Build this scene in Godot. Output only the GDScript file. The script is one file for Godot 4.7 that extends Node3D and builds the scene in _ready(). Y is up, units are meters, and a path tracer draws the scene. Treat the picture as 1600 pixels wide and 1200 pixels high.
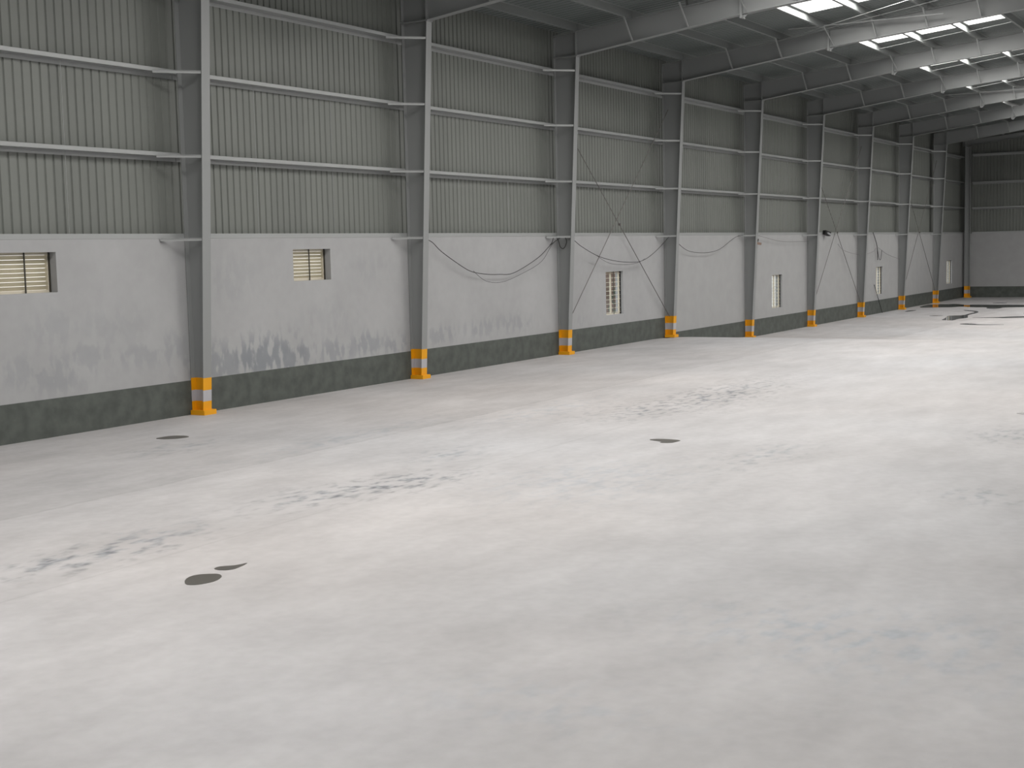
extends Node3D

# Warehouse: x runs from the left wall into the hall, -z runs towards the end wall, y is up.
const FIRST := 17.478      # near flange edge of the first column in view, along -z
const BAY := 6.6656
const LEDGE := 3.0         # top of the plastered wall
const PLINTH := 0.588
const DROP := 0.479        # the floor beyond the ramp lies this much lower
const END_Z := -77.95      # inner face of the end wall
const NEAR_Z := 9.6
const RIDGE_X := 16.5
const WIDE := 33.0
const SLOPE := 0.1
const TOP0 := 7.965        # rafter top at x = 0
const KNEE := 7.43
const ROWS := [4.435, 5.81, 7.17]
const PURLINS := [0.65, 2.15, 3.6, 4.95, 6.25, 7.6, 8.95]
const ORD := ["first", "second", "third", "fourth", "fifth", "sixth", "seventh", "eighth", "ninth", "tenth"]
const SHEET := 1.11093     # six sheets to a bay
const SHEET_SHIFT := 0.45

const SKYLIGHT_ENERGY := 5.1
const SKY_ENERGY := 2.2
const EXPOSURE := 1.0
const FIRST_LIT := -3        # bays with skylights
const LAST_LIT := 7

var M := {}
var used := {}
var roof: Node3D

# ------------------------------------------------------------------ helpers
func col_z(k: int) -> float:
	return -(FIRST + BAY * k) - 0.1

func col_name(k: int) -> String:
	return "corner column" if k == 9 else ORD[k] + " column"

func numbered(called: String) -> String:
	if not used.has(called):
		used[called] = 0
		return called
	used[called] += 1
	return "%s_%03d" % [called, used[called]]

func tag(o: Node, label: String, category: String, group := "") -> void:
	o.set_meta("label", label)
	o.set_meta("category", category)
	if group != "":
		o.set_meta("group", group)

func thing(called: String, label: String, category: String, at := Vector3.ZERO, group := "") -> Node3D:
	var o := Node3D.new()
	o.name = numbered(called)
	add_child(o)
	o.position = at
	tag(o, label, category, group)
	return o

func structure(called: String) -> Node3D:
	var o := Node3D.new()
	o.name = called
	add_child(o)
	o.set_meta("kind", "structure")
	return o

func mb() -> SurfaceTool:
	var st := SurfaceTool.new()
	st.begin(Mesh.PRIMITIVE_TRIANGLES)
	st.set_smooth_group(-1)
	return st

func quad(st: SurfaceTool, a: Vector3, b: Vector3, c: Vector3, d: Vector3, outward: Vector3) -> void:
	# corners in order round the face; wound so that it faces outward
	var n := (b - a).cross(c - a)
	if n.length_squared() < 1e-16:
		n = (c - a).cross(d - a)
	var pts := [a, b, c, a, c, d] if n.dot(outward) < 0.0 else [a, c, b, a, d, c]
	for p: Vector3 in pts:
		st.add_vertex(p)

func hexa(st: SurfaceTool, p: Array) -> void:
	# eight corners: 0-3 lower ring, 4-7 upper ring
	var c := Vector3.ZERO
	for v: Vector3 in p:
		c += v / 8.0
	for f: Array in [[0, 1, 2, 3], [4, 5, 6, 7], [0, 1, 5, 4], [1, 2, 6, 5], [2, 3, 7, 6], [3, 0, 4, 7]]:
		var m: Vector3 = (p[f[0]] + p[f[1]] + p[f[2]] + p[f[3]]) / 4.0
		quad(st, p[f[0]], p[f[1]], p[f[2]], p[f[3]], m - c)

func bx(st: SurfaceTool, lo: Vector3, hi: Vector3) -> void:
	hexa(st, [Vector3(lo.x, lo.y, lo.z), Vector3(hi.x, lo.y, lo.z), Vector3(hi.x, lo.y, hi.z), Vector3(lo.x, lo.y, hi.z),
		Vector3(lo.x, hi.y, lo.z), Vector3(hi.x, hi.y, lo.z), Vector3(hi.x, hi.y, hi.z), Vector3(lo.x, hi.y, hi.z)])

func bar(st: SurfaceTool, a: Vector3, b: Vector3, w: float, h: float) -> void:
	# a straight bar of rectangular section
	var d := (b - a).normalized()
	var s := d.cross(Vector3.UP)
	if s.length() < 0.01:
		s = Vector3.RIGHT
	s = s.normalized() * w * 0.5
	var u := s.cross(d).normalized() * h * 0.5
	hexa(st, [a - s - u, b - s - u, b + s - u, a + s - u, a - s + u, b - s + u, b + s + u, a + s + u])

func tube(st: SurfaceTool, path: Array, r: float, sides := 6) -> void:
	var rings := []
	for i in path.size():
		var d: Vector3 = path[mini(i + 1, path.size() - 1)] - path[maxi(i - 1, 0)]
		d = d.normalized()
		var s := d.cross(Vector3.UP)
		if s.length() < 0.05:
			s = d.cross(Vector3.RIGHT)
		s = s.normalized()
		var u := s.cross(d).normalized()
		var ring := []
		for k in sides:
			var t := TAU * k / sides
			ring.append(path[i] + (s * cos(t) + u * sin(t)) * r)
		rings.append(ring)
	for i in path.size() - 1:
		var mid: Vector3 = (path[i] + path[i + 1]) * 0.5
		for k in sides:
			var k2 := (k + 1) % sides
			var f: Vector3 = (rings[i][k] + rings[i][k2] + rings[i + 1][k] + rings[i + 1][k2]) * 0.25
			quad(st, rings[i][k], rings[i][k2], rings[i + 1][k2], rings[i + 1][k], f - mid)
	for e: int in [0, path.size() - 1]:
		var out: Vector3 = path[e] - path[1 if e == 0 else e - 1]
		for k in range(1, sides - 1):
			quad(st, rings[e][0], rings[e][k], rings[e][k + 1], rings[e][k + 1], out)

func smooth_path(pts: Array, steps := 5) -> Array:
	var c := Curve3D.new()
	for i in pts.size():
		var t: Vector3 = (pts[mini(i + 1, pts.size() - 1)] - pts[maxi(i - 1, 0)]) / 6.0
		c.add_point(pts[i], -t, t)
	var out := []
	for i in pts.size() - 1:
		for k in steps:
			out.append(c.sample(i, float(k) / steps))
	out.append(pts[-1])
	return out

func make(st: SurfaceTool) -> ArrayMesh:
	st.generate_normals()
	return st.commit()

func put(called: String, mesh: Mesh, m: Material, parent: Node = null) -> MeshInstance3D:
	var o := MeshInstance3D.new()
	o.mesh = mesh
	o.material_override = m
	o.cast_shadow = GeometryInstance3D.SHADOW_CASTING_SETTING_ON
	if parent == null:
		o.name = numbered(called)
		add_child(o)
	else:
		o.name = called
		parent.add_child(o, true)
	return o

func build(called: String, st: SurfaceTool, m: Material, parent: Node = null) -> MeshInstance3D:
	return put(called, make(st), m, parent)

func mat(c: Color, rough: float, metal := 0.0) -> StandardMaterial3D:
	var m := StandardMaterial3D.new()
	m.albedo_color = c
	m.roughness = rough
	m.metallic = metal
	return m

func noise(frequency: float, seed_: int, octaves := 4, kind := FastNoiseLite.TYPE_SIMPLEX_SMOOTH) -> FastNoiseLite:
	var n := FastNoiseLite.new()
	n.noise_type = kind
	n.seed = seed_
	n.frequency = frequency
	n.fractal_octaves = octaves
	return n

func grain(frequency: float, seed_: int, lo: float, hi: float, tint := Color.WHITE, size := 512, octaves := 5) -> ImageTexture:
	# a tiling cloud of tones between lo and hi
	var src := noise(frequency, seed_, octaves).get_seamless_image(size, size)
	var data := src.get_data()
	var px := src.get_width() * src.get_height()
	var step := data.size() / px
	var out := PackedByteArray()
	out.resize(px * 3)
	for i in px:
		var v := lo + (hi - lo) * data[i * step] / 255.0
		out[i * 3] = int(clampf(v * tint.r, 0, 1) * 255)
		out[i * 3 + 1] = int(clampf(v * tint.g, 0, 1) * 255)
		out[i * 3 + 2] = int(clampf(v * tint.b, 0, 1) * 255)
	var im := Image.create_from_data(src.get_width(), src.get_height(), false, Image.FORMAT_RGB8, out)
	im.generate_mipmaps()
	return ImageTexture.create_from_image(im)

# ------------------------------------------------------------------ textures
func floor_texture(x1: float, z0: float, z1: float, w: int, h: int, seed_: int, near: bool) -> ImageTexture:
	# u runs over x 0..x1, v over z z0..z1 (towards the end wall)
	var clouds := noise(0.16, seed_, 5)
	var patch := noise(0.5, seed_ + 1, 4)
	var scuff := noise(1.4, seed_ + 2, 6)
	var warm := noise(0.09, seed_ + 3, 3)
	# scuffed, rubbed places seen in the photograph: x, z, half width in x, half length in z, depth
	var marks := [[6.95, -8.3, 0.35, 0.55, 0.55], [7.15, -8.9, 0.3, 0.6, 0.45], [6.9, -9.6, 0.4, 0.8, 0.25], [7.0, -11.9, 0.45, 0.7, 0.45], [7.25, -12.7, 0.4, 0.7, 0.6], [7.5, -13.4, 0.4, 0.6, 0.6],
		[7.5, -22.3, 0.7, 1.6, 0.5], [7.3, -24.2, 0.6, 1.8, 0.5], [7.0, -20.3, 0.5, 1.2, 0.45], [2.66, -14.3, 0.4, 0.8, 0.3], [6.7, -15.2, 0.4, 0.7, 0.3],
		[10.6, -16.7, 0.4, 1.0, 0.3], [13.6, -14.7, 0.4, 0.4, 0.35], [13.1, -19.5, 0.5, 0.7, 0.45], [14.3, -9.0, 1.3, 1.0, 0.08], [13.5, -9.1, 0.9, 0.5, 0.08], [12.7, -6.9, 0.8, 0.4, 0.07],
		[9.4, -14.0, 1.2, 1.6, 0.14], [4.4, -16.0, 0.35, 2.5, 0.14], [5.6, -20.0, 0.6, 2.5, 0.16]]
	var out := PackedByteArray()
	out.resize(w * h * 3)
	for j in h:
		var z := z0 + (z1 - z0) * (j + 0.5) / h
		var here := []
		for k: Array in marks:
			if near and absf(z - k[1]) < k[3] * 2.5:
				here.append(k)
		for i in w:
			var x := x1 * (i + 0.5) / w
			var v := 0.872 + 0.05 * clouds.get_noise_2d(x, z) + 0.042 * patch.get_noise_2d(x * 1.4, z * 0.8) + 0.04 * scuff.get_noise_2d(x * 1.3, z * 0.5)
			# the pour next to the wall is a greyer mix, with a ragged day joint along the hall
			var edge := 4.82 + 0.05 * patch.get_noise_2d(z * 2.0, 3.0)
			if x < edge:
				v -= 0.038
			if absf(x - edge) < 0.03 or absf(x - 7.65) < 0.02:
				v -= 0.03
			var t := warm.get_noise_2d(x, z) * 0.016
			for k: Array in here:
				var dx: float = (x - k[0]) / (k[2] as float)
				var dz: float = (z - k[1]) / (k[3] as float)
				var g := exp(-(dx * dx + dz * dz))
				if g > 0.03:
					var s := smoothstep(-0.1, 0.5, scuff.get_noise_2d(x * 3.4, z * 1.7) + g * 0.2 - 0.1)
					v -= 0.42 * (k[4] as float) * sqrt(g) * s * (0.55 + 0.9 * scuff.get_noise_2d(x * 9.0 + 40.0, z * 5.0))
					t -= 0.02 * g * s
			var o := (j * w + i) * 3
			out[o] = int(clampf(v + t, 0, 1) * 255)
			out[o + 1] = int(clampf(v - 0.009 + t * 0.2, 0, 1) * 255)
			out[o + 2] = int(clampf(v - 0.010 - t * 0.5, 0, 1) * 255)
	var im := Image.create_from_data(w, h, false, Image.FORMAT_RGB8, out)
	im.generate_mipmaps()
	return ImageTexture.create_from_image(im)

func plaster_texture(z0: float, z1: float, y0: float, y1: float, w: int, h: int) -> ImageTexture:
	# limewash with worn, stained places where the photograph shows them: z, y, half length, half height, depth
	var marks := [[-18.3, 0.82, 0.9, 0.34, 0.85], [-19.4, 0.85, 1.1, 0.36, 1.25], [-20.2, 0.78, 0.7, 0.3, 1.1], [-21.6, 0.78, 0.7, 0.26, 0.7], [-22.6, 0.85, 0.6, 0.25, 0.75], [-23.6, 0.76, 0.5, 0.2, 0.7],
		[-13.9, 1.05, 0.45, 0.25, 0.32], [-14.6, 0.95, 0.6, 0.28, 0.42], [-15.2, 1.15, 0.5, 0.3, 0.36], [-16.4, 1.1, 0.8, 0.18, 0.36], [-17.1, 1.15, 0.3, 0.3, 0.4], [-14.6, 1.65, 0.5, 0.3, 0.25], [-15.8, 1.6, 0.8, 0.3, 0.18],
		[-25.4, 0.86, 0.7, 0.2, 0.5], [-27.0, 0.9, 1.0, 0.2, 0.4], [-28.5, 0.92, 1.0, 0.2, 0.4], [-18.6, 2.3, 0.8, 0.4, 0.18], [-22.8, 2.4, 0.8, 0.3, 0.16], [-21.4, 1.4, 0.9, 0.4, 0.16], [-32.0, 0.8, 0.6, 0.15, 0.2], [-12.5, 1.2, 0.6, 0.4, 0.5]]
	var clouds := noise(0.5, 31, 4)
	var streak := noise(2.4, 32, 6)
	var rag := noise(3.6, 33, 5)
	var out := PackedByteArray()
	out.resize(w * h * 3)
	for i in w:
		var z := z0 + (z1 - z0) * (i + 0.5) / w
		var here := []
		for k: Array in marks:
			if absf(z - k[0]) < k[2] * 2.2:
				here.append(k)
		for j in h:
			var y := y1 + (y0 - y1) * (j + 0.5) / h
			var v := 0.80 + 0.03 * clouds.get_noise_2d(z, y) + 0.014 * rag.get_noise_2d(z, y)
			var b := 0.0
			for k: Array in here:
				var dz: float = (z - k[0]) / (k[2] as float)
				var dy: float = (y - k[1]) / (k[3] as float)
				var g := exp(-(dz * dz + dy * dy))
				if g > 0.05:
					var s := smoothstep(-0.08, 0.36, streak.get_noise_2d(z * 1.6, y * 0.7) + 0.6 * rag.get_noise_2d(z * 1.5, y * 0.7) + g * 0.55 - 0.16)
					b = maxf(b, (k[4] as float) * s * minf(1.0, g * 1.4))
			v -= 0.105 * b
			var o := (j * w + i) * 3
			out[o] = int(clampf(v - 0.012 * b, 0, 1) * 255)
			out[o + 1] = int(clampf(v, 0, 1) * 255)
			out[o + 2] = int(clampf(v + 0.004 + 0.012 * b, 0, 1) * 255)
	var im := Image.create_from_data(w, h, false, Image.FORMAT_RGB8, out)
	im.generate_mipmaps()
	return ImageTexture.create_from_image(im)

func make_materials() -> void:
	var fine := grain(0.02, 5, 0.955, 1.0, Color.WHITE, 512, 5)
	var mk := func(tex: Texture2D) -> StandardMaterial3D:
		var m := mat(Color(0.84, 0.84, 0.845), 0.62)
		m.albedo_texture = tex
		m.detail_enabled = true
		m.detail_blend_mode = BaseMaterial3D.BLEND_MODE_MUL
		m.detail_uv_layer = BaseMaterial3D.DETAIL_UV_2
		m.detail_albedo = fine
		return m
	M.floor_near = mk.call(floor_texture(18.0, -2.0, -38.0, 900, 1600, 11, true))
	M.floor_far = mk.call(floor_texture(18.0, -36.0, -78.2, 512, 1024, 11, false))
	var pm := mat(Color(0.8, 0.803, 0.805), 0.85)
	pm.albedo_texture = plaster_texture(-10.0, -38.0, -0.6, 3.1, 1400, 190)
	M.plaster = pm
	var pf := mat(Color(0.64, 0.643, 0.645), 0.85)
	pf.albedo_texture = grain(0.012, 8, 0.965, 1.0)
	pf.uv1_triplanar = true
	pf.uv1_world_triplanar = true
	pf.uv1_scale = Vector3.ONE * 0.25
	M.plaster_far = pf
	var pl := mat(Color(0.35, 0.37, 0.352), 0.7)
	pl.albedo_texture = grain(0.014, 9, 0.78, 1.0)
	pl.uv1_triplanar = true
	pl.uv1_world_triplanar = true
	pl.uv1_scale = Vector3.ONE * 0.4
	M.plinth = pl
	M.steel = mat(Color(0.545, 0.555, 0.555), 0.5)
	M.galvanised = mat(Color(0.62, 0.63, 0.63), 0.4, 0.15)
	var cl := mat(Color(0.452, 0.465, 0.448), 0.5)
	M.cladding = cl
	var c2 := mat(Color(0.437, 0.45, 0.434), 0.5)
	M.cladding_b = c2
	M.roof = mat(Color(0.42, 0.445, 0.44), 0.45, 0.1)
	M.yellow = mat(Color(0.89, 0.62, 0.0), 0.55)
	M.purlin = mat(Color(0.49, 0.505, 0.5), 0.5)
	M.white_paint = mat(Color(0.69, 0.69, 0.71), 0.55)
	M.cable = mat(Color(0.13, 0.12, 0.12), 0.6)
	M.rod = mat(Color(0.42, 0.41, 0.4), 0.5, 0.1)
	M.black = mat(Color(0.04, 0.04, 0.045), 0.5)
	M.cream = mat(Color(0.8, 0.77, 0.7), 0.5)
	var lv := mat(Color(0.76, 0.73, 0.64), 0.4)
	lv.backlight_enabled = true
	lv.backlight = Color(0.3, 0.29, 0.25)
	M.louvre = lv
	M.dark_frame = mat(Color(0.22, 0.21, 0.18), 0.6)
	var gl := mat(Color(0.85, 0.9, 0.88, 0.06), 0.03)
	gl.transparency = BaseMaterial3D.TRANSPARENCY_ALPHA
	M.glass = gl
	M.damp = mat(Color(0.34, 0.33, 0.31), 0.35)
	var wt := mat(Color(0.3, 0.31, 0.31), 0.02)
	wt.metallic_specular = 0.6
	M.water = wt
	var sk := mat(Color(0.9, 0.92, 0.9), 0.6)
	sk.emission_enabled = true
	sk.emission = Color(1.0, 1.0, 0.98)
	sk.emission_energy_multiplier = 1.6
	M.skylight = sk
	M.yard = mat(Color(0.74, 0.72, 0.68), 0.9)
	M.brown = mat(Color(0.48, 0.3, 0.2), 0.9)
	M.leaf = mat(Color(0.2, 0.29, 0.13), 0.7)
	M.socket = mat(Color(0.55, 0.47, 0.42), 0.6)
	M.reflector = mat(Color(0.85, 0.86, 0.87), 0.15, 0.6)

# ------------------------------------------------------------------ camera and light
func make_view() -> void:
	var cam := Camera3D.new()
	cam.name = "camera"
	add_child(cam)
	cam.projection = Camera3D.PROJECTION_PERSPECTIVE
	cam.fov = rad_to_deg(2.0 * atan(600.0 / 2147.7))
	cam.near = 0.05
	cam.far = 400.0
	var right := Vector3(0.86498098, -0.02323349, -0.50126651)
	var up := Vector3(-0.02857617, 0.99502591, -0.0954298)
	var fwd := Vector3(-0.50099033, -0.09686924, -0.86001456)
	cam.transform = Transform3D(Basis(right, up, -fwd).orthonormalized(), Vector3(16.545, 2.6763, 0.0))
	cam.current = true
	var env := Environment.new()
	env.background_mode = Environment.BG_SKY
	var sky := Sky.new()
	var sm := ProceduralSkyMaterial.new()
	sm.sky_top_color = Color(0.86, 0.89, 0.92)
	sm.sky_horizon_color = Color(0.95, 0.95, 0.94)
	sm.ground_bottom_color = Color(0.6, 0.58, 0.55)
	sm.ground_horizon_color = Color(0.95, 0.95, 0.94)
	sm.energy_multiplier = SKY_ENERGY
	sky.sky_material = sm
	env.sky = sky
	env.tonemap_mode = Environment.TONE_MAPPER_LINEAR
	env.tonemap_exposure = EXPOSURE
	env.sdfgi_enabled = true
	env.ssao_enabled = true
	env.ssil_enabled = true
	var we := WorldEnvironment.new()
	we.name = "world_environment"
	we.environment = env
	add_child(we)

func roof_y(x: float) -> float:
	# underside of the roof sheets
	return TOP0 + 0.2 + SLOPE * (x if x <= RIDGE_X else 2.0 * RIDGE_X - x)

func skylight_z(b: int) -> Array:
	var z := -(FIRST + BAY * b)
	return [z - SHEET_SHIFT - SHEET * 2.0, z - SHEET_SHIFT - SHEET * 4.0]

func ribbed(length_dir: Vector3, width_dir: Vector3, out_dir: Vector3, len_a: float, len_b: float, width: float, ribs: int, slope := 0.0, slope_dir := Vector3.ZERO) -> ArrayMesh:
	# a profiled sheet: flat pans and ribs that stand out along out_dir (seen from inside as grooves)
	var st := mb()
	var prof := []
	var pitch := width / ribs
	for r in ribs:
		var s := pitch * r
		prof.append([s, 0.0])
		prof.append([s + pitch - 0.05, 0.0])
		prof.append([s + pitch - 0.035, 0.022])
		prof.append([s + pitch - 0.015, 0.022])
	prof.append([width, 0.0])
	var th := 0.0012
	for i in prof.size() - 1:
		var a: Vector3 = width_dir * prof[i][0] + out_dir * prof[i][1]
		var b: Vector3 = width_dir * prof[i + 1][0] + out_dir * prof[i + 1][1]
		var la: Vector3 = length_dir * len_a + slope_dir * slope * len_a
		var lb: Vector3 = length_dir * len_b + slope_dir * slope * len_b
		var nrm := (b - a).cross(lb - la).normalized()
		if nrm.dot(out_dir) > 0.0:
			nrm = -nrm
		quad(st, a + la, b + la, b + lb, a + lb, nrm)
		var o := -nrm * th
		quad(st, a + la + o, b + la + o, b + lb + o, a + lb + o, -nrm)
	return make(st)

func make_skylights() -> void:
	var panel := ribbed(Vector3.RIGHT, Vector3.BACK, Vector3.UP, 4.97, 8.93, SHEET, 5, SLOPE, Vector3.UP)
	for b in range(FIRST_LIT, LAST_LIT + 1):
		var zz := skylight_z(b)
		var zm: float = (zz[0] + zz[1]) * 0.5
		var t: Node3D = roof
		if b >= 2 and b <= 4:
			t = thing("skylight", "bright white translucent roof skylight between the %s and %s rafters" % [ORD[b], ORD[b + 1]], "skylight", Vector3(0, 0, 0), "translucent roof skylights")
		for k in 2:
			var o := put("translucent_sheet", panel, M.skylight, t)
			o.position = Vector3(0, TOP0 + 0.2, zm - SHEET * k)
		# daylight that comes through, one light for each field between two purlins
		for k in 3:
			var a: float = PURLINS[3 + k] + 0.05
			var c: float = PURLINS[4 + k] - 0.05
			area_light(t, (a + c) * 0.5, c - a, SLOPE, zm)
		# the same on the other slope
		var st := mb()
		var y0 := roof_y((WIDE - 8.93))
		var y1 := roof_y((WIDE - 4.97))
		hexa(st, [Vector3((WIDE - 8.93), y0, zz[0]), Vector3((WIDE - 4.97), y1, zz[0]), Vector3((WIDE - 4.97), y1, zz[1]), Vector3((WIDE - 8.93), y0, zz[1]),
			Vector3((WIDE - 8.93), y0 + 0.01, zz[0]), Vector3((WIDE - 4.97), y1 + 0.01, zz[0]), Vector3((WIDE - 4.97), y1 + 0.01, zz[1]), Vector3((WIDE - 8.93), y0 + 0.01, zz[1])])
		build("translucent_sheet", st, M.skylight, roof)
		area_light(roof, (WIDE - 6.95), 3.8, -SLOPE, zm)

func area_light(parent: Node3D, x: float, width: float, slope: float, z: float) -> void:
	var l := AreaLight3D.new()
	l.name = "daylight"
	parent.add_child(l, true)
	l.area_normalize_energy = false
	l.area_size = Vector2(width, SHEET * 2.0 - 0.06)
	l.light_energy = SKYLIGHT_ENERGY
	l.light_color = Color(1.0, 0.985, 0.97)
	l.area_range = 120.0
	l.shadow_enabled = true
	l.basis = Basis(Vector3.BACK, atan(slope)) * Basis(Vector3.RIGHT, -PI / 2)
	l.position = Vector3(x, roof_y(x) - 0.025, z)

# ------------------------------------------------------------------ shell
func floor_y(z: float) -> float:
	return -DROP * smoothstep(36.3, 45.9, -z)

func make_floor() -> void:
	var f := structure("floor")
	var mk := func(list: Array, x0: float, x1: float, tz0: float, tz1: float) -> SurfaceTool:
		var st := mb()
		st.set_smooth_group(0)
		for i in list.size() - 1:
			var za: float = list[i]
			var zb: float = list[i + 1]
			var c := [Vector3(x0, floor_y(za), za), Vector3(x1, floor_y(za), za), Vector3(x1, floor_y(zb), zb), Vector3(x0, floor_y(zb), zb)]
			for p: Vector3 in [c[0], c[1], c[2], c[0], c[2], c[3]] if (c[1] - c[0]).cross(c[2] - c[0]).y < 0.0 else [c[0], c[2], c[1], c[0], c[3], c[2]]:
				st.set_uv(Vector2(p.x / 18.0, (p.z - tz0) / (tz1 - tz0)))
				st.set_uv2(Vector2(p.x, p.z) * 0.55)
				st.add_vertex(p)
			var d := Vector3(0, -0.25, 0)
			quad(st, c[0] + d, c[1] + d, c[2] + d, c[3] + d, Vector3.DOWN)
		return st
	build("near_slab", mk.call([NEAR_Z + 0.3, -36.3], -0.22, WIDE + 0.2, -2.0, -38.0), M.floor_near, f)
	var far := [-36.3]
	for i in 24:
		far.append(-36.3 - 9.6 * (i + 1) / 24.0)
	far.append(END_Z - 0.22)
	build("lower_slab", mk.call(far, -0.22, WIDE + 0.2, -36.0, -78.2), M.floor_far, f)

func wall_grid(st: SurfaceTool, zcuts: Array, ycuts: Array, openings: Array, x_in: float, x_out: float, tz0: float, tz1: float) -> void:
	# openings: [z0, z1, y0, y1] with z0 > z1; faces are made where a cell meets air
	var solid := func(i: int, j: int) -> bool:
		if i < 0 or j < 0 or i >= zcuts.size() - 1 or j >= ycuts.size() - 1:
			return false
		var z: float = (zcuts[i] + zcuts[i + 1]) * 0.5
		var y: float = (ycuts[j] + ycuts[j + 1]) * 0.5
		for o: Array in openings:
			if z < o[0] and z > o[1] and y > o[2] and y < o[3]:
				return false
		return true
	var face := func(a: Vector3, b: Vector3, c: Vector3, d: Vector3, out: Vector3) -> void:
		var pts := [a, b, c, a, c, d] if (b - a).cross(c - a).dot(out) < 0.0 else [a, c, b, a, d, c]
		for p: Vector3 in pts:
			st.set_uv(Vector2((p.z - tz0) / (tz1 - tz0), (3.1 - p.y) / 3.7))
			st.add_vertex(p)
	for i in zcuts.size() - 1:
		for j in ycuts.size() - 1:
			if not solid.call(i, j):
				continue
			var za: float = zcuts[i]
			var zb: float = zcuts[i + 1]
			var ya: float = ycuts[j]
			var yb: float = ycuts[j + 1]
			face.call(Vector3(x_in, ya, za), Vector3(x_in, ya, zb), Vector3(x_in, yb, zb), Vector3(x_in, yb, za), Vector3.RIGHT)
			face.call(Vector3(x_out, ya, za), Vector3(x_out, ya, zb), Vector3(x_out, yb, zb), Vector3(x_out, yb, za), Vector3.LEFT)
			if not solid.call(i - 1, j):
				face.call(Vector3(x_in, ya, za), Vector3(x_out, ya, za), Vector3(x_out, yb, za), Vector3(x_in, yb, za), Vector3.BACK)
			if not solid.call(i + 1, j):
				face.call(Vector3(x_in, ya, zb), Vector3(x_out, ya, zb), Vector3(x_out, yb, zb), Vector3(x_in, yb, zb), Vector3.FORWARD)
			if not solid.call(i, j - 1):
				face.call(Vector3(x_in, ya, za), Vector3(x_out, ya, za), Vector3(x_out, ya, zb), Vector3(x_in, ya, zb), Vector3.DOWN)
			if not solid.call(i, j + 1):
				face.call(Vector3(x_in, yb, za), Vector3(x_out, yb, za), Vector3(x_out, yb, zb), Vector3(x_in, yb, zb), Vector3.UP)

const OPENINGS := [[-13.57, -14.70, 2.2, 2.81], [-20.35, -21.49, 2.19, 2.785], [-33.58, -34.65, 0.85, 2.03], [-46.86, -47.95, 0.4, 1.58], [-60.38, -61.45, 0.36, 1.57], [-73.88, -75.1, 0.38, 1.6]]

func make_left_wall() -> void:
	var w := structure("wall_left")
	var ends := [NEAR_Z + 0.3, -37.57, END_Z - 0.22]
	for part in 2:
		var holes := OPENINGS.slice(0, 3) if part == 0 else OPENINGS.slice(3, 6)
		var zc := [ends[part]]
		var ys := {-0.75: 1, LEDGE: 1}
		for o: Array in holes:
			zc.append(o[0])
			zc.append(o[1])
			ys[o[2]] = 1
			ys[o[3]] = 1
		zc.append(ends[part + 1])
		var yc := ys.keys()
		yc.sort()
		var st := mb()
		wall_grid(st, zc, yc, holes, 0.0, -0.23, -10.0, -38.0)
		build("plastered_wall", st, M.plaster if part == 0 else M.plaster_far, w)
	var p1 := mb()
	bx(p1, Vector3(-0.01, -0.1, -37.57), Vector3(0.008, PLINTH, NEAR_Z))
	build("painted_plinth", p1, M.plinth, w)
	var p2 := mb()
	bx(p2, Vector3(-0.01, -DROP - 0.1, END_Z), Vector3(0.008, PLINTH - DROP, -37.57))
	build("painted_plinth", p2, M.plinth, w)
	# profiled wall sheets, each one a piece
	var sheet := ribbed(Vector3.UP, Vector3.BACK, Vector3.LEFT, LEDGE + 0.03, 8.15, 1.02, 6)
	var n := int((NEAR_Z - END_Z) / 1.02) + 1
	for i in n:
		var o := put("cladding_sheet", sheet, M.cladding if (i * 7) % 5 != 2 else M.cladding_b, w)
		o.position = Vector3(-0.205, 0, END_Z - 0.2 + 1.02 * i)
	var back := mb()
	bx(back, Vector3(-0.26, LEDGE - 0.02, END_Z - 0.3), Vector3(-0.25, 8.2, NEAR_Z + 0.3))
	build("outer_skin", back, M.cladding, w)

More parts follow.
